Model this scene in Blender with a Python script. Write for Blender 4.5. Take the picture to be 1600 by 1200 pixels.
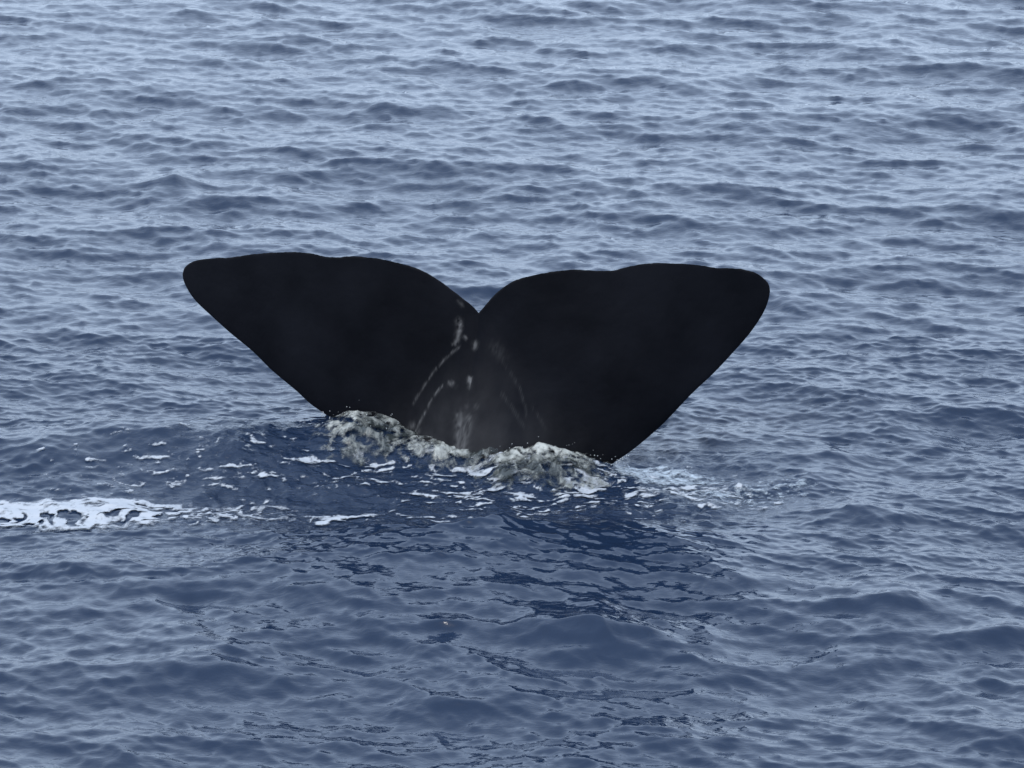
import bpy, math
import numpy as np

# ------------------------------------------------------------------ clear
for o in list(bpy.data.objects):
    bpy.data.objects.remove(o)
scene = bpy.context.scene
COL = scene.collection

# ------------------------------------------------------------------ camera
CAM_H = 8.2                      # eye height on the deck of the watching boat (m)
F = 6100.0                       # focal length in photo pixels (1600 wide)
PITCH = math.atan(1700.0 / F)    # looking down
cam = bpy.data.cameras.new('camera')
cam.sensor_width = 36.0
cam.lens = F / 1600.0 * 36.0
cam.clip_start = 0.1
cam.clip_end = 20000.0
cam_o = bpy.data.objects.new('camera', cam)
cam_o.location = (0, 0, CAM_H)
cam_o.rotation_euler = (math.pi / 2 - PITCH, 0, 0)
COL.objects.link(cam_o)
scene.camera = cam_o

# ------------------------------------------------------------------ sky, sun, exposure
SUN_EL, SUN_AZ = math.radians(40), math.radians(-150)   # azimuth from +Y towards +X
world = bpy.data.worlds.new('World')
scene.world = world
world.use_nodes = True
wn = world.node_tree
wn.nodes.clear()
sky = wn.nodes.new('ShaderNodeTexSky')
sky.sky_type = 'NISHITA'
sky.sun_disc = False
sky.sun_elevation = SUN_EL
sky.sun_rotation = SUN_AZ
sky.air_density = 1.0
sky.dust_density = 4.0
sky.ozone_density = 2.0
bg = wn.nodes.new('ShaderNodeBackground')
bg.inputs['Strength'].default_value = 0.14
wo = wn.nodes.new('ShaderNodeOutputWorld')
veil = wn.nodes.new('ShaderNodeMix')          # an even layer of high cloud over the blue
veil.data_type = 'RGBA'
veil.inputs[0].default_value = 0.82
veil.inputs[7].default_value = (4.75, 5.85, 7.6, 1)
wn.links.new(sky.outputs[0], veil.inputs[6])
wn.links.new(veil.outputs[2], bg.inputs['Color'])
wn.links.new(bg.outputs[0], wo.inputs['Surface'])

sl = bpy.data.lights.new('sun', 'SUN')
sl.energy = 0.5
sl.angle = math.radians(12)
sl.color = (1.0, 0.96, 0.9)
so = bpy.data.objects.new('sun', sl)
sd = np.array([math.sin(SUN_AZ) * math.cos(SUN_EL), math.cos(SUN_AZ) * math.cos(SUN_EL), math.sin(SUN_EL)])
so.location = (0, 0, 60)
so.rotation_euler = (math.pi / 2 - SUN_EL, 0, math.pi - SUN_AZ)
COL.objects.link(so)

scene.view_settings.view_transform = 'Standard'
scene.view_settings.look = 'None'
scene.view_settings.gamma = 1.0
scene.view_settings.use_curve_mapping = False
scene.view_settings.exposure = 0.80

# ------------------------------------------------------------------ numpy helpers
def hash2(ix, iy, seed):
    h = (ix.astype(np.int64) * 374761393 + iy.astype(np.int64) * 668265263 + seed * 1274126177) & 0xFFFFFFFF
    h = ((h ^ (h >> 13)) * 1274126177) & 0xFFFFFFFF
    h = h ^ (h >> 16)
    return (h & 0xFFFFFF) / float(0xFFFFFF)

def vnoise(x, y, seed=0):
    ix, iy = np.floor(x), np.floor(y)
    fx, fy = x - ix, y - iy
    ux, uy = fx * fx * fx * (fx * (fx * 6 - 15) + 10), fy * fy * fy * (fy * (fy * 6 - 15) + 10)
    def g(dx, dy):
        a = hash2(ix + dx, iy + dy, seed) * 2 * np.pi
        return np.cos(a) * (fx - dx) + np.sin(a) * (fy - dy)
    return 1.5 * ((g(0, 0) * (1 - ux) + g(1, 0) * ux) * (1 - uy) + (g(0, 1) * (1 - ux) + g(1, 1) * ux) * uy)

def fbm(x, y, octaves=4, seed=0, gain=0.5):
    s, a, n = 0.0, 1.0, 0.0
    for k in range(octaves):
        s = s + a * vnoise(x * 2 ** k + 17.3 * k, y * 2 ** k - 9.1 * k, seed + k)
        n += a
        a *= gain
    return s / n

def sstep(a, b, x):
    t = np.clip((x - a) / (b - a), 0, 1)
    return t * t * (3 - 2 * t)

CP, SP = math.cos(PITCH), math.sin(PITCH)
def ray(px, py):
    """direction of sight through a photo pixel"""
    px, py = np.asarray(px, float), np.asarray(py, float)
    a, b = (px - 800) / F, (600 - py) / F
    return np.stack([a, CP + b * SP, -SP + b * CP], -1)

def water_at(px, py, z=0.0):
    d = ray(px, py)
    t = (z - CAM_H) / d[..., 2]
    return d[..., 0] * t, d[..., 1] * t

def to_px(X, Y, Z=0.0):
    dz = Z - CAM_H
    dep = Y * CP - dz * SP
    return 800 + F * X / dep, 600 - F * (Y * SP + dz * CP) / dep

# ------------------------------------------------------------------ the sea: wind waves from a spectrum
TILE, N = 48.0, 2048
rng = np.random.default_rng(11)
kk = np.fft.fftfreq(N, TILE / N) * 2 * np.pi
KX, KY = np.meshgrid(kk, kk)          # [row = y, column = x]
K = np.hypot(KX, KY)
K[0, 0] = 1
WDIR = math.radians(-100)             # travelling towards the boat, a little across
cosd = (KX * math.cos(WDIR) + KY * math.sin(WDIR)) / K
spread = 0.11 + np.clip(cosd, 0, 1) ** 2 * 0.9 + np.clip(-cosd, 0, 1) ** 2 * 0.08
KP = 2 * np.pi / 4.5                  # peak wavelength
S = K ** -3.2 * np.exp(-0.75 * (KP / K) ** 2.5) * spread
S *= np.exp(-(K / (2 * np.pi / 0.065)) ** 2)
amp = np.sqrt(S) * (rng.standard_normal((N, N)) + 1j * rng.standard_normal((N, N)))
amp[0, 0] = 0
hgt = np.real(np.fft.ifft2(amp))
sx = np.real(np.fft.ifft2(amp * 1j * KX)); sy = np.real(np.fft.ifft2(amp * 1j * KY))
RMS_SLOPE = 0.235
sc_ = RMS_SLOPE / math.sqrt((sx ** 2 + sy ** 2).mean())
CHOP = 0.9
H0 = hgt * sc_
DX0 = np.real(np.fft.ifft2(amp * 1j * KX / K)) * sc_ * CHOP
DY0 = np.real(np.fft.ifft2(amp * 1j * KY / K)) * sc_ * CHOP
LEAN_F = 0.85                          # fronts steeper than backs
HS = np.real(np.fft.ifft2(amp * (1 - np.exp(-(K / (2 * np.pi / 2.5)) ** 2)))) * sc_
DX0 += LEAN_F * HS * math.cos(WDIR); DY0 += LEAN_F * HS * math.sin(WDIR)
# smoother copies for where the mesh is coarse
LOW = np.exp(-(K / (2 * np.pi / 1.2)) ** 2)
H1 = np.real(np.fft.ifft2(amp * LOW)) * sc_
print('wave rms height', H0.std())

def tile(A, X, Y):
    c, s = math.cos(0.21), math.sin(0.21)
    u = ((c * X - s * Y) / TILE * N) % N
    v = ((s * X + c * Y) / TILE * N) % N
    i, j = np.floor(u).astype(int) % N, np.floor(v).astype(int) % N
    fu, fv = u - np.floor(u), v - np.floor(v)
    i2, j2 = (i + 1) % N, (j + 1) % N
    return (A[j, i] * (1 - fu) + A[j, i2] * fu) * (1 - fv) + (A[j2, i] * (1 - fu) + A[j2, i2] * fu) * fv

# single peaked crests that stand out in the sea: (photo x, photo y, length m, depth m, height m, slant)
CRESTS = [
    (930, 1010, .55, .45, .15, .10), (1400, 965, .55, .5, .13, .0), (1350, 1045, .7, .5, .10, .1),
    (330, 1060, .9, .6, .12, -.1), (350, 688, .3, .35, .06, .05), (480, 682, .5, .35, .05, .10),
    (600, 172, .55, .8, .09, .0), (270, 290, .45, .6, .14, .0), (790, 860, .5, .4, .12, .3),
    (1340, 815, .8, .5, .12, -.25), (1580, 1000, .6, .5, .10, .15), (110, 900, .8, .5, .09, -.1),
    (1290, 720, .8, .5, .10, .1), (1080, 1090, .8, .5, .07, .1),
]
CR = []
for (px, py, ln, dp, ht, sl_) in CRESTS:
    x_, y_ = water_at(px, py)
    CR.append((float(x_), float(y_), ln, dp, ht, sl_))

def mound(X, Y, px, py, rx, ry, h, p=2.0):
    x0, y0 = water_at(px, py)
    r = np.sqrt(((X - x0) / rx) ** 2 + ((Y - y0) / ry) ** 2)
    return h * np.exp(-r ** p)

def churn_env(X, Y):
    x, y = to_px(X, Y)
    e = sstep(120, 420, x) * (1 - sstep(1080, 1330, x)) * sstep(680, 715, y) * (1 - sstep(815, 850, y))
    return e

def base_sea(X, Y):
    """x, y shifts and height of the water at rest position (X, Y)"""
    h = tile(H0, X, Y); tx = tile(DX0, X, Y); ty = tile(DY0, X, Y)
    c, s = math.cos(0.21), math.sin(0.21)
    dx, dy = c * tx + s * ty, -s * tx + c * ty
    env = churn_env(X, Y)
    k = 1 - 0.3 * env
    h, dx, dy = h * k, dx * k, dy * k
    for (x0, y0, ln, dp, ht, s_) in CR:
        v = Y - y0 - s_ * (X - x0)
        u = X - x0
        m = np.exp(-np.sqrt((u / ln) ** 2 + 0.02) * 1.8) * np.exp(-np.sqrt((v / (dp * np.where(v > 0, 1.25, .75))) ** 2 + 0.02) * 2.2)
        h = h + ht * 1.6 * m
    # torn up water in front of the tail
    h = h + env * (0.045 * fbm(X * 2.2, Y * 3.0, 4, 5, 0.55) - 0.02 * np.abs(fbm(X * 5, Y * 7, 2, 9, .5)))
    h = h + mound(X, Y, 225, 712, 1.75, .62, .17) + mound(X, Y, 330, 706, 1.5, .42, .08) 
    xs_, ys_ = water_at(740, 884)                       # low swell running in front of the churned water
    v = Y - ys_ - .12 * (X - xs_)
    h = h + .21 * np.exp(-((X - xs_) / 2.0) ** 2 - (v / np.where(v > 0, .75, 1.35)) ** 2)
    # water heaped against the two flukes and the tail stock
    h = h + mound(X, Y, 580, 705, .32, .36, .07, 3.4) + mound(X, Y, 530, 690, .5, .45, .09)
    h = h + mound(X, Y, 846, 745, .42, .38, .13, 3.0) + mound(X, Y, 715, 722, .45, .3, .09, 3.0)
    h = h
    return dx, dy, h

def spacing(n_pts, a, b):
    return np.linspace(a, b, n_pts)

az_in = np.linspace(-10.5, 10.5, 1030)
az_out = np.concatenate([[10.7, 11, 11.5, 12.2, 13.2, 14.6, 16.5, 19, 22.5, 27, 33, 41, 51, 63, 78, 95, 115, 135, 155, 170], [180]])
az = np.radians(np.concatenate([-az_out[:-1][::-1], az_in, az_out]))
inv = np.concatenate([np.linspace(1 / 17.5, 1 / 24.5, 240)[:-1], np.linspace(1 / 24.5, 1 / 31, 380)[:-1], np.linspace(1 / 31, 1 / 75, 380)])
r_in = 1 / inv
r_out = 75.0 * 1.18 ** np.arange(1, 31)
r = np.concatenate([[1.0, 3, 5, 7, 9, 11, 12.5, 14, 15, 16, 16.6, 17.1], r_in, r_out])
AZ, R = np.meshgrid(az, r)
X = R * np.sin(AZ); Y = R * np.cos(AZ)
fade = (1 - sstep(70, 80, R)) * sstep(15.5, 17.6, R) * (1 - sstep(math.radians(10.4), math.radians(11.2), np.abs(AZ)))
dx, dy, h = base_sea(X, Y)
hl = tile(H1, X, Y) * (1 - sstep(90, 160, R))
PX, PY, PZ = X + dx * fade, Y + dy * fade, h * fade + hl * (1 - fade) * (np.abs(AZ) < 1.2)
V = np.stack([PX, PY, PZ], -1).reshape(-1, 3)

def grid_faces(nr, nc):
    a = (np.arange(nr - 1)[:, None] * nc + np.arange(nc - 1)[None]).ravel()
    return np.stack([a, a + 1, a + nc + 1, a + nc], -1)

def mesh_from(name, V, Fq, mat, smooth=True):
    me = bpy.data.meshes.new(name)
    V = np.asarray(V, np.float32); Fq = np.asarray(Fq, np.int32)
    k = Fq.shape[1]
    me.vertices.add(len(V)); me.vertices.foreach_set('co', V.ravel())
    me.loops.add(Fq.size); me.loops.foreach_set('vertex_index', Fq.ravel())
    me.polygons.add(len(Fq))
    me.polygons.foreach_set('loop_start', np.arange(0, Fq.size, k, dtype=np.int32))
    me.polygons.foreach_set('use_smooth', np.full(len(Fq), smooth))
    me.update(calc_edges=True)
    me.validate()
    me.materials.append(mat)
    o = bpy.data.objects.new(name, me)
    COL.objects.link(o)
    return o

def attr(o, name, vals):
    a = o.data.attributes.new(name, 'FLOAT', 'POINT')
    a.data.foreach_set('value', np.asarray(vals, np.float32).ravel())

# ------------------------------------------------------------------ materials
def new_mat(name):
    m = bpy.data.materials.new(name)
    m.use_nodes = True
    nt = m.node_tree
    b = nt.nodes['Principled BSDF']
    return m, nt, b

def sea_material():
    m, nt, b = new_mat('sea_water')
    b.inputs['Base Color'].default_value = (0.011, 0.0225, 0.048, 1)
    b.inputs['IOR'].default_value = 1.333
    b.inputs['Roughness'].default_value = 0.012
    geo = nt.nodes.new('ShaderNodeNewGeometry')
    prev = None
    for (scale, dist, strength, sy_) in ((7.0, 0.04, .16, 1.1), (20.0, 0.015, .15, 1.2), (55.0, 0.005, .06, 1.0)):
        mp = nt.nodes.new('ShaderNodeMapping')
        mp.inputs['Scale'].default_value = (0.75, sy_, 1)
        mp.inputs['Rotation'].default_value = (0, 0, 0.25)
        nz = nt.nodes.new('ShaderNodeTexNoise')
        nz.inputs['Scale'].default_value = scale
        nz.inputs['Detail'].default_value = 3.0
        nz.inputs['Distortion'].default_value = 0.6
        bp = nt.nodes.new('ShaderNodeBump')
        bp.inputs['Strength'].default_value = strength
        bp.inputs['Distance'].default_value = dist
        nt.links.new(geo.outputs['Position'], mp.inputs['Vector'])
        nt.links.new(mp.outputs[0], nz.inputs['Vector'])
        nt.links.new(nz.outputs['Fac'], bp.inputs['Height'])
        if prev:
            nt.links.new(prev.outputs[0], bp.inputs['Normal'])
        prev = bp
    at = nt.nodes.new('ShaderNodeAttribute'); at.attribute_name = 'churn'
    mp = nt.nodes.new('ShaderNodeMapping'); mp.inputs['Scale'].default_value = (.8, 1.3, 1)
    nz = nt.nodes.new('ShaderNodeTexNoise')
    nz.inputs['Scale'].default_value = 12; nz.inputs['Detail'].default_value = 5; nz.inputs['Roughness'].default_value = .6; nz.inputs['Distortion'].default_value = .8
    bp = nt.nodes.new('ShaderNodeBump'); bp.inputs['Distance'].default_value = .035
    nt.links.new(geo.outputs['Position'], mp.inputs[0]); nt.links.new(mp.outputs[0], nz.inputs[0])
    nt.links.new(nz.outputs['Fac'], bp.inputs['Height']); nt.links.new(at.outputs['Fac'], bp.inputs['Strength'])
    nt.links.new(prev.outputs[0], bp.inputs['Normal'])
    nt.links.new(bp.outputs[0], b.inputs['Normal'])
    return m

M_SEA = sea_material()
sea = mesh_from('sea', V, grid_faces(len(r), len(az)), M_SEA)
attr(sea, 'churn', churn_env(X, Y) * .6 * (np.abs(AZ) < .3) * (R > 15))
sea['kind'] = 'structure'
sea['label'] = 'blue grey open sea with small choppy wind waves'

# ------------------------------------------------------------------ the whale's tail
def spline(pts, n, dens=None):
    """Catmull-Rom by chord length, n samples"""
    p = np.array(pts, float)
    d = np.concatenate([[0], np.cumsum(np.sqrt(np.hypot(*(p[1:] - p[:-1]).T)))])
    L = np.concatenate([[0], np.cumsum(np.hypot(*(p[1:] - p[:-1]).T))])
    ext = np.vstack([2 * p[0] - p[1], p, 2 * p[-1] - p[-2]])
    dd = np.concatenate([[-(d[1])], d, [2 * d[-1] - d[-2]]])
    out = []
    for seg in range(len(p) - 1):
        t = np.linspace(dd[seg + 1], dd[seg + 2], 24, endpoint=False)[:, None]
        P0, P1, P2, P3 = ext[seg:seg + 4]
        t0, t1, t2, t3 = dd[seg:seg + 4]
        A1 = (t1 - t) / (t1 - t0) * P0 + (t - t0) / (t1 - t0) * P1
        A2 = (t2 - t) / (t2 - t1) * P1 + (t - t1) / (t2 - t1) * P2
        A3 = (t3 - t) / (t3 - t2) * P2 + (t - t2) / (t3 - t2) * P3
        B1 = (t2 - t) / (t2 - t0) * A1 + (t - t0) / (t2 - t0) * A2
        B2 = (t3 - t) / (t3 - t1) * A2 + (t - t1) / (t3 - t1) * A3
        out.append((t2 - t) / (t2 - t1) * B1 + (t - t1) / (t2 - t1) * B2)
    q = np.vstack(out + [p[-1:]])
    s = np.concatenate([[0], np.cumsum(np.hypot(*(q[1:] - q[:-1]).T))])
    u = (dens if dens is not None else np.linspace(0, 1, n)) * s[-1]
    return np.stack([np.interp(u, s, q[:, 0]), np.interp(u, s, q[:, 1])], -1)

top_l = [(748, 489), (739, 479), (729, 471), (709, 455), (685, 437.5), (655, 420.5), (621, 410.5), (588, 403.7), (554, 400.3), (530, 401.8), (513, 401.5),
         (486, 396), (456, 393.8), (430, 394.5), (412, 395.6), (388, 398), (361, 402), (328, 404), (305, 407.5), (293, 413.5), (287.5, 420), (285.3, 429)]
bot_l = [(748, 1010), (690, 1000), (655, 940), (640, 860), (618, 770), (570, 702), (516.6, 653.5), (486, 631.5), (462.6, 610), (425.5, 579), (395, 549), (361, 521),
         (327.6, 491), (308, 472.5), (298, 460), (290, 446), (286.5, 437), (285.3, 429)]
top_r = [(748, 489), (753, 482.5), (759.5, 475.5), (779, 455), (805, 438), (837.5, 429.2), (870, 423.5), (902.5, 421.3), (935, 423.2), (961, 422), (987, 415.2),
         (1016, 411.5), (1052, 411.6), (1091, 414), (1114, 418), (1140, 419), (1162.5, 421), (1182, 427), (1196, 437.5), (1201.5, 445), (1203.3, 455)]
bot_r = [(748, 1010), (806, 1000), (840, 940), (856, 870), (890, 790), (953, 728), (987, 704), (1032.5, 665.5), (1081, 615), (1114, 584), (1146, 550), (1172, 520),
         (1192, 490), (1200, 471), (1203.3, 455)]
NU, NS = 230, 150
ug = np.linspace(0, 1, NU)
TL, TR = spline(top_l, NU, ug), spline(top_r, NU, ug)
BL, BR = spline(bot_l, NU, ug), spline(bot_r, NU, ug)
T = np.vstack([TL[::-1], TR[1:]]); B = np.vstack([BL[::-1], BR[1:]])
s = 0.5 - 0.5 * np.cos(np.linspace(0, math.pi, NS))
T[1:-1, 1] += 1.1 * fbm(T[1:-1, 0] / 11, T[1:-1, 0] * 0 + .5, 3, 90, .6) * np.clip(np.minimum(T[1:-1, 0] - 300, 1190 - T[1:-1, 0]) / 30, 0, 1)
PXL = T[None, :, :] * (1 - s[:, None, None]) + B[None, :, :] * s[:, None, None]     # NS x NC x 2
px_, py_ = PXL[..., 0], PXL[..., 1]

YAW = math.radians(20)
LEAN = math.radians(8)
x0, y0 = water_at(748, 712)
P0 = np.array([x0, y0, 0.0])
e1 = np.array([math.cos(YAW), -math.sin(YAW), 0])
e2 = np.array([math.sin(LEAN) * math.sin(YAW), math.sin(LEAN) * math.cos(YAW), math.cos(LEAN)])
nrm = np.cross(e1, e2); nrm /= np.linalg.norm(nrm)                                  # towards the boat
MPX = 28.7 / F
span = np.abs(px_ - 748) * MPX
# the lobes bow: tips curl back, each lobe slightly hollow near its root
off = -0.11 * span ** 2 + 0.05 * np.sin(np.clip(span / 2.1, 0, 1) * math.pi)
D = ray(px_, py_)
C0 = np.array([0, 0, CAM_H])
tt = (((P0 - C0) @ nrm) + off) / (D @ nrm)
MID = C0 + D * tt[..., None]
chord = np.linalg.norm(MID[0] - MID[-1], axis=-1)[None, :]
c = 1 - s[:, None]
naca = 5 * (0.2969 * np.sqrt(c) - 0.126 * c - 0.3516 * c ** 2 + 0.2843 * c ** 3 - 0.1036 * c ** 4)
half = naca * chord * 0.085
half[-1] = 0; half[0] = 0
wid = np.interp(py_, [480, 540, 620, 700, 800, 1000], [16, 34, 66, 96, 108, 118])
rel = np.abs(px_ - 748) / wid
keel = np.interp(py_, [490, 540, 620, 700, 800, 960], [0.0, .05, .15, .26, .36, .40]) * np.exp(-rel ** 2.6 * .9)
keel += np.interp(py_, [560, 640, 720, 900], [0, .02, .06, .08]) * np.exp(-(np.abs(px_ - 748) / 16) ** 2)
edge = np.clip(np.minimum(s[:, None] * 12, (1 - s[:, None]) * 12), 0, 1)
keel *= np.sqrt(edge)
skin = 0.006 * fbm(px_ / 60, py_ / 60, 4, 40) * edge
front = MID + nrm * (half + keel + skin)[..., None]
back = MID - nrm * (half + keel * .9)[..., None]
nr, nc = px_.shape
Vw = np.vstack([front.reshape(-1, 3), back.reshape(-1, 3)])
gf = grid_faces(nr, nc)
Fw = np.vstack([gf[:, ::-1], gf + nr * nc])

# pale scrapes, worn skin and white nicks that the animal carries, plus a painted rim light
def seg_dist(x, y, pts):
    d = np.full(x.shape, 1e9)
    for (a, b), (c_, e) in zip(pts[:-1], pts[1:]):
        vx, vy = c_ - a, e - b
        t = np.clip(((x - a) * vx + (y - b) * vy) / (vx * vx + vy * vy), 0, 1)
        d = np.minimum(d, np.hypot(x - a - t * vx, y - b - t * vy))
    return d

n1 = fbm(px_ / 6, py_ / 9, 4, 3, .65)
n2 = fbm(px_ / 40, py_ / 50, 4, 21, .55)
worn_rimlight = np.exp(-rel ** 2 * .6) * sstep(520, 690, py_) * (0.75 + .9 * n2)
worn_rimlight = np.maximum(worn_rimlight, .55 * np.exp(-(s[:, None] * chord / MPX / 2.2) ** 2) * np.clip(.5 + 1.6 * fbm(px_ / 25, py_ / 25, 3, 8), 0, 1))  # sky rim light painted into the skin colour along the trailing edge
mark = np.zeros_like(px_)
for pts, w, a in (
    ([(722, 541), (700, 560), (683, 578), (668, 603), (653, 628)], 2.0, .55),
    ([(703, 598), (690, 613), (680, 632), (669, 655), (661, 672)], 2.2, .65),
    ([(655, 662), (648, 676)], 7, .5), ([(668, 668), (655, 690)], 5, .35),
    ([(790, 562), (806, 582), (818, 603), (828, 632), (832, 648)], 1.6, .18),
    ([(795, 612), (810, 632), (822, 650), (830, 662)], 1.6, .25),
    ([(838, 634), (852, 652), (862, 668)], 1.6, .16),
    ([(718, 500), (721, 515), (717, 533)], 4.5, 1.0), ([(728, 524), (732, 528)], 2.5, .6),
    ([(712, 536), (716, 536)], 3, .8), ([(747, 536), (748, 541)], 4.5, .9), ([(776, 540), (790, 556)], 9, .14),
    ([(714, 595), (719, 596)], 3.2, 1.0), ([(724, 599), (726, 600)], 2, .5),
    ([(745, 586), (747, 600)], 3.4, 1.1), ([(760, 630), (763, 631)], 3, .5), ([(747, 628), (748, 630)], 2.5, .4),
    ([(738, 644), (744, 690)], 9, .55), ([(752, 650), (750, 695)], 8, .6), ([(746, 676), (752, 684)], 6, .8),
    ([(722, 478), (716, 470)], 3, .3),
):
    dd_ = seg_dist(px_ + 3 * n2, py_ + 2 * n1, pts)
    mark = np.maximum(mark, a * np.exp(-(dd_ / (w * .85)) ** 2) * np.clip(.40 + 1.2 * n1, 0, .9))
zero = np.zeros_like(mark).ravel()

def whale_material():
    m, nt, b = new_mat('whale_skin')
    b.inputs['Roughness'].default_value = 0.5
    b.inputs['IOR'].default_value = 1.38
    b.inputs['Specular IOR Level'].default_value = 0.03
    aw = nt.nodes.new('ShaderNodeAttribute'); aw.attribute_name = 'worn_rimlight'
    am = nt.nodes.new('ShaderNodeAttribute'); am.attribute_name = 'mark'
    tc = nt.nodes.new('ShaderNodeTexCoord')
    nz = nt.nodes.new('ShaderNodeTexNoise'); nz.inputs['Scale'].default_value = 1.5; nz.inputs['Detail'].default_value = 7
    nt.links.new(tc.outputs['Object'], nz.inputs['Vector'])
    cr = nt.nodes.new('ShaderNodeValToRGB')
    cr.color_ramp.elements[0].position = .35; cr.color_ramp.elements[0].color = (.0036, .0040, .0056, 1)
    cr.color_ramp.elements[1].position = .7; cr.color_ramp.elements[1].color = (.0075, .0082, .0110, 1)
    nt.links.new(nz.outputs['Fac'], cr.inputs[0])
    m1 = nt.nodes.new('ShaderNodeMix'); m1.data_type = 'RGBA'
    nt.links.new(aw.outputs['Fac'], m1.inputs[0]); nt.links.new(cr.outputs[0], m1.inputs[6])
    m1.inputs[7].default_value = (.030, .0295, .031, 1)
    m2 = nt.nodes.new('ShaderNodeMix'); m2.data_type = 'RGBA'
    nt.links.new(am.outputs['Fac'], m2.inputs[0]); nt.links.new(m1.outputs[2], m2.inputs[6])
    m2.inputs[7].default_value = (.17, .167, .164, 1)
    nt.links.new(m2.outputs[2], b.inputs['Base Color'])
    n3 = nt.nodes.new('ShaderNodeTexNoise'); n3.inputs['Scale'].default_value = 14; n3.inputs['Detail'].default_value = 5
    nt.links.new(tc.outputs['Object'], n3.inputs['Vector'])
    bp = nt.nodes.new('ShaderNodeBump'); bp.inputs['Strength'].default_value = .25; bp.inputs['Distance'].default_value = .02
    nt.links.new(n3.outputs['Fac'], bp.inputs['Height'])
    nt.links.new(bp.outputs[0], b.inputs['Normal'])
    return m

whale = mesh_from('whale', Vw, Fw, whale_material())
attr(whale, 'worn_rimlight', np.concatenate([worn_rimlight.ravel() * .9, zero]))
attr(whale, 'mark', np.concatenate([mark.ravel(), zero]))
import bmesh
bm = bmesh.new(); bm.from_mesh(whale.data)
bmesh.ops.remove_doubles(bm, verts=bm.verts, dist=0.0008)
bmesh.ops.recalc_face_normals(bm, faces=bm.faces)
bm.to_mesh(whale.data); bm.free()
whale['label'] = 'black whale tail with two broad flukes lifted out of the sea'
whale['category'] = 'whale'

# ------------------------------------------------------------------ foam
def foam_material(name, col, rough=.7, bump=.2):
    m, nt, b = new_mat(name)
    b.inputs['Base Color'].default_value = (*col, 1)
    b.inputs['Roughness'].default_value = rough
    b.inputs['Specular IOR Level'].default_value = .3
    at = nt.nodes.new('ShaderNodeAttribute'); at.attribute_name = 'cover'
    nz = nt.nodes.new('ShaderNodeTexNoise'); nz.inputs['Scale'].default_value = 17; nz.inputs['Detail'].default_value = 6; nz.inputs['Roughness'].default_value = .65
    geo = nt.nodes.new('ShaderNodeNewGeometry')
    nt.links.new(geo.outputs['Position'], nz.inputs['Vector'])
    mr = nt.nodes.new('ShaderNodeMapRange')
    mr.inputs['From Min'].default_value = .3; mr.inputs['From Max'].default_value = .7
    mr.inputs['To Min'].default_value = -1.0; mr.inputs['To Max'].default_value = .45
    nt.links.new(nz.outputs['Fac'], mr.inputs['Value'])
    ad = nt.nodes.new('ShaderNodeMath'); ad.operation = 'MULTIPLY_ADD'; ad.use_clamp = True; ad.inputs[1].default_value = 1.5
    nt.links.new(at.outputs['Fac'], ad.inputs[0]); nt.links.new(mr.outputs[0], ad.inputs[2])
    nt.links.new(ad.outputs[0], b.inputs['Alpha'])
    bp = nt.nodes.new('ShaderNodeBump'); bp.inputs['Strength'].default_value = bump; bp.inputs['Distance'].default_value = .02
    nt.links.new(nz.outputs['Fac'], bp.inputs['Height'])
    nt.links.new(bp.outputs[0], b.inputs['Normal'])
    return m

def foam_sheet(name, px0, px1, py0, py1, step_x, step_y, dens_fn, mat, lift=.012, thick=.02, lump=None, froth=None):
    xs = [water_at(a, b)[0] for a in (px0, px1) for b in (py0, py1)]
    ya, yb = water_at(800, py1)[1], water_at(800, py0)[1]
    gx = np.arange(min(xs), max(xs), step_x); gy = np.arange(ya, yb, step_y)
    X, Y = np.meshgrid(gx, gy)
    fx, fy = to_px(X, Y)
    d = dens_fn(X, Y, fx, fy)
    dx, dy, h = base_sea(X, Y)
    z = h + lift + thick * np.clip(d, 0, 1)
    if lump is not None:
        z = z + lump(X, Y, fx, fy)
    V = np.stack([X + dx, Y + dy, z], -1).reshape(-1, 3)
    nr, nc = X.shape
    f = grid_faces(nr, nc)
    dv = d.ravel()
    keep = dv[f].max(1) > 0.02
    f = f[keep]
    used, inv_ = np.unique(f, return_inverse=True)
    o = mesh_from(name, V[used], inv_.reshape(f.shape), mat)
    attr(o, 'cover', np.clip(dv[used], 0, 1))
    if froth is not None:
        attr(o, 'froth', froth(X, Y).ravel()[used])
    return o

M_FOAM = foam_material('white_foam', (.45, .465, .485))
M_AER = foam_material('aerated_water', (.42, .47, .51), .35)
M_SPL = foam_material('splash_water', (.13, .128, .108), .16, .15)
M_SPL.node_tree.nodes['Principled BSDF'].inputs['Specular IOR Level'].default_value = .5
def veins(m, dark, pale):
    nt = m.node_tree; b = nt.nodes['Principled BSDF']
    geo = nt.nodes.new('ShaderNodeNewGeometry')
    mp = nt.nodes.new('ShaderNodeMapping'); mp.inputs['Scale'].default_value = (1.5, .55, .5)
    nz = nt.nodes.new('ShaderNodeTexNoise')
    nz.inputs['Scale'].default_value = 8; nz.inputs['Detail'].default_value = 7; nz.inputs['Roughness'].default_value = .58
    nz.inputs['Distortion'].default_value = .9
    cr = nt.nodes.new('ShaderNodeValToRGB')
    cr.color_ramp.elements[0].position = .34; cr.color_ramp.elements[0].color = (*dark, 1)
    cr.color_ramp.elements[1].position = .72; cr.color_ramp.elements[1].color = (*pale, 1)
    nt.links.new(geo.outputs['Position'], mp.inputs[0]); nt.links.new(mp.outputs[0], nz.inputs[0])
    at = nt.nodes.new('ShaderNodeAttribute'); at.attribute_name = 'froth'
    ma = nt.nodes.new('ShaderNodeMath'); ma.operation = 'ADD'
    nt.links.new(nz.outputs['Fac'], ma.inputs[0]); nt.links.new(at.outputs['Fac'], ma.inputs[1])
    nt.links.new(ma.outputs[0], cr.inputs[0]); nt.links.new(cr.outputs[0], b.inputs['Base Color'])
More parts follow.
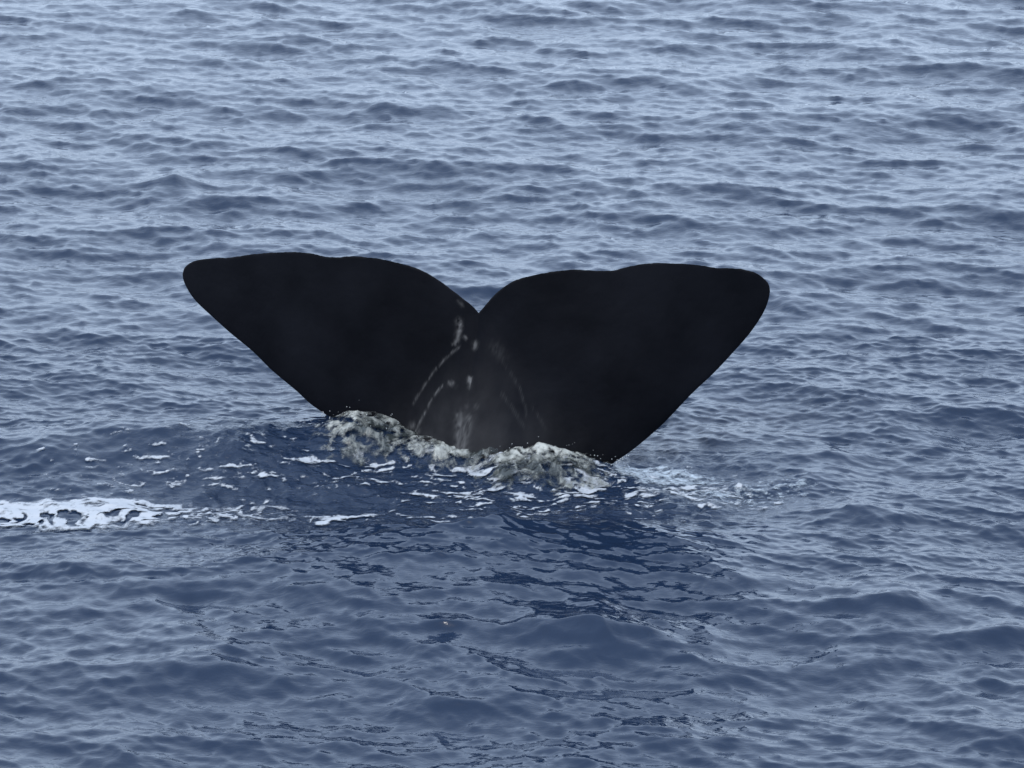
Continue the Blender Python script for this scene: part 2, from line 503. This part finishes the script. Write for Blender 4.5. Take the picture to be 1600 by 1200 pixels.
veins(M_SPL, (.035, .040, .038), (.46, .46, .41))

def trail(X, Y, fx, fy):
    fy = fy - 5
    wx = X + .25 * fbm(X * 1.5, Y * 1.5, 3, 60); wy = Y + .2 * fbm(X * 1.7, Y * 1.7, 3, 61)
    band = sstep(772, 788, fy + 10 * fbm(X * 2, Y * 2, 3, 62)) * (1 - sstep(808, 838, fy + 10 * fbm(X * 2.2, Y, 3, 63)))
    band *= 1 - .34 * sstep(150, 380, fx) - .66 * sstep(400, 540, fx)
    band += sstep(455, 500, fx) * (1 - sstep(570, 620, fx)) * sstep(803, 808, fy) * (1 - sstep(822, 830, fy)) * .85
    solid = sstep(776, 784, fy) * (1 - sstep(794, 806, fy)) * (1 - sstep(170, 320, fx))
    cell = np.minimum(np.abs(fbm(wx * 2.4, wy * 2.4, 3, 64, .5)), .03 + np.abs(fbm(wx * 4.5, wy * 5.5, 3, 66, .5)))
    lace = 1 - sstep(.05, .20, cell)
    n = fbm(wx * 7, wy * 4, 3, 65, .6)
    d = band * np.clip(lace * 1.1 + solid * .9 + n * .7 - .15, 0, 1.2)
    return sstep(.2, .95, d)

foam = foam_sheet('foam', -240, 640, 760, 850, .011, .017, trail, M_FOAM, .01, .004)
foam['kind'] = 'stuff'; foam['label'] = 'white lacy foam band trailing across the water at the left edge'; foam['category'] = 'foam'

def flecks(X, Y, fx, fy):
    wx = X + .12 * fbm(X * 3, Y * 2, 3, 70); wy = Y + .15 * fbm(X * 2, Y * 3, 3, 71)
    n = .8 * fbm(wx * 6.5, wy * 17, 4, 72, .6) + .40 * fbm(wx * 3, wy * 7, 3, 78, .5)
    big = fbm(X * 1.3, Y * 2.2, 3, 73)
    core = np.exp(-((fx - 880) / 220) ** 2 - ((fy - 778) / 38) ** 2) + .7 * np.exp(-((fx - 1110) / 120) ** 2 - ((fy - 785) / 28) ** 2) \
        + .58 * np.exp(-((fx - 560) / 330) ** 2 - ((fy - 745) / 45) ** 2) \
        + .8 * np.exp(-((fx - 540) / 80) ** 2 - ((fy - 815) / 9) ** 2) \
        + .7 * np.exp(-((fx - 720) / 90) ** 2 - ((fy - 822) / 7) ** 2) \
        + .5 * np.exp(-((fx - 200) / 150) ** 2 - ((fy - 750) / 30) ** 2)
    core = np.clip(core * 1.3, 0, 1.05)
    thr = .40 - .36 * core - .25 * big * core
    return sstep(-.03, .30, n - thr) * (core > .06)

fl = foam_sheet('foam', 40, 1330, 690, 850, .011, .017, flecks, M_FOAM, .010, .003)
fl['kind'] = 'stuff'; fl['label'] = 'scattered white foam flecks on the churned dark water before the whale tail'; fl['category'] = 'foam'

def pale(X, Y, fx, fy):
    n = fbm(X * 2.2, Y * 3.5, 4, 80, .6)
    e = np.exp(-((fx - 1040) / 110) ** 2 - ((fy - 748) / 15) ** 2) + .8 * np.exp(-((fx - 1170) / 90) ** 2 - ((fy - 775) / 20) ** 2) \
        + .9 * np.exp(-((fx - 985) / 30) ** 2 - ((fy - 738) / 9) ** 2)
    return np.clip(sstep(.15, .9, e + n * .9 - .1) * .55, 0, 1) * (e > .05)

pl = foam_sheet('foam', 900, 1330, 700, 830, .013, .018, pale, M_AER, .006, .006)
pl['kind'] = 'stuff'; pl['label'] = 'pale smooth patch of aerated water right of the right fluke'; pl['category'] = 'foam'

def splash(cx, cy, rx, ry, seed, k=1.0):
    X0, Y0 = water_at(cx, cy)
    def dens(X, Y, fx, fy):
        r = np.sqrt(((X - X0) / rx) ** 2 + ((Y - Y0) / ry) ** 2) + .35 * fbm(X * 4, Y * 4, 4, seed)
        n = fbm(X * 9, Y * 9, 4, seed + 7, .65)
        return np.clip((1 - sstep(.35, 1.15, r)) * (.72 + 1.7 * n) * k, 0, 1)
    def lump(X, Y, fx, fy):
        r = np.sqrt(((X - X0) / rx) ** 2 + ((Y - Y0) / ry) ** 2)
        e = 1 - sstep(.5, 1.1, r)
        return e * (.07 * np.abs(fbm(X * 3.2, Y * 3.2, 3, seed + 3, .45)) + .012 * fbm(X * 12, Y * 9, 3, seed + 5, .6))
    def froth(X, Y):
        return .17 * sstep(-.3, .45, (Y - Y0) / ry) - .05 + .26 * fbm(X * 2.6, Y * 2.6, 3, seed + 9)
    return dens, lump, froth

for (cx, cy, rx, ry, seed, box, label) in (
    (585, 712, .46, .42, 100, (440, 760, 640, 800), 'pale splash of white water heaped under the left fluke'),
    (846, 748, .54, .42, 130, (690, 1040, 660, 830), 'wide pale splash of white water washing over the right fluke'),
    (712, 728, .50, .27, 160, (620, 800, 680, 780), 'low strip of white water at the foot of the tail stock')):
    dn, lp, fr = splash(cx, cy, rx, ry, seed)
    o = foam_sheet('splash', box[0], box[1], box[2], box[3], .010, .012, dn, M_SPL, .012, .02, lp, fr)
    o['kind'] = 'stuff'; o['label'] = label; o['category'] = 'splash'

# ------------------------------------------------------------------ droplets thrown up along the splashes and running off the flukes
def droplets(spots):
    t = (1 + 5 ** .5) / 2
    iv = np.array([(-1, t, 0), (1, t, 0), (-1, -t, 0), (1, -t, 0), (0, -1, t), (0, 1, t), (0, -1, -t), (0, 1, -t), (t, 0, -1), (t, 0, 1), (-t, 0, -1), (-t, 0, 1)], float)
    iv /= np.linalg.norm(iv[0])
    fi = np.array([(0, 11, 5), (0, 5, 1), (0, 1, 7), (0, 7, 10), (0, 10, 11), (1, 5, 9), (5, 11, 4), (11, 10, 2), (10, 7, 6), (7, 1, 8),
                   (3, 9, 4), (3, 4, 2), (3, 2, 6), (3, 6, 8), (3, 8, 9), (4, 9, 5), (2, 4, 11), (6, 2, 10), (8, 6, 7), (9, 8, 1)])
    vs, fs = [], []
    for k, (x, y, z, rr, st) in enumerate(spots):
        vs.append(iv * [rr, rr, rr * st] + [x, y, z]); fs.append(fi + 12 * k)
    return np.vstack(vs), np.vstack(fs)

rg = np.random.default_rng(5)
spots = []
for (cx, cy, w, n, up) in ((560, 700, .26, 40, .05), (610, 712, .2, 24, .04), (850, 742, .36, 60, .035), (925, 745, .15, 30, .05), (720, 720, .3, 20, .02)):
    X0, Y0 = water_at(cx, cy)
    for _ in range(n):
        x = float(X0 + rg.normal() * w); y = float(Y0 + rg.normal() * .16)
        a, b, hh = base_sea(np.array([x]), np.array([y]))
        spots.append((x, y, float(hh[0]) + .03 + abs(rg.normal()) * up, rg.uniform(.0015, .0042), rg.uniform(.8, 1.6)))
for (pa, pb, n) in (((500, 642), (516, 655), 6), ((985, 708), (955, 728), 10)):
    for _ in range(n):
        q = rg.uniform(); pxx = pa[0] + (pb[0] - pa[0]) * q + rg.normal() * 2; pyy = pa[1] + (pb[1] - pa[1]) * q
        d = ray(pxx, pyy); t_ = (((P0 - C0) @ nrm) + .16) / (d @ nrm); p = C0 + d * t_
        spots.append((p[0], p[1], p[2], rg.uniform(.002, .004), rg.uniform(1.2, 2.4)))
dvv, dff = droplets(spots)
m, nt, b = new_mat('spray_water')
b.inputs['Base Color'].default_value = (.42, .43, .42, 1); b.inputs['Roughness'].default_value = .2
sp = mesh_from('spray', dvv, dff, m)
sp['kind'] = 'stuff'; sp['label'] = 'fine spray droplets above the splashes at the foot of the whale tail'; sp['category'] = 'spray'
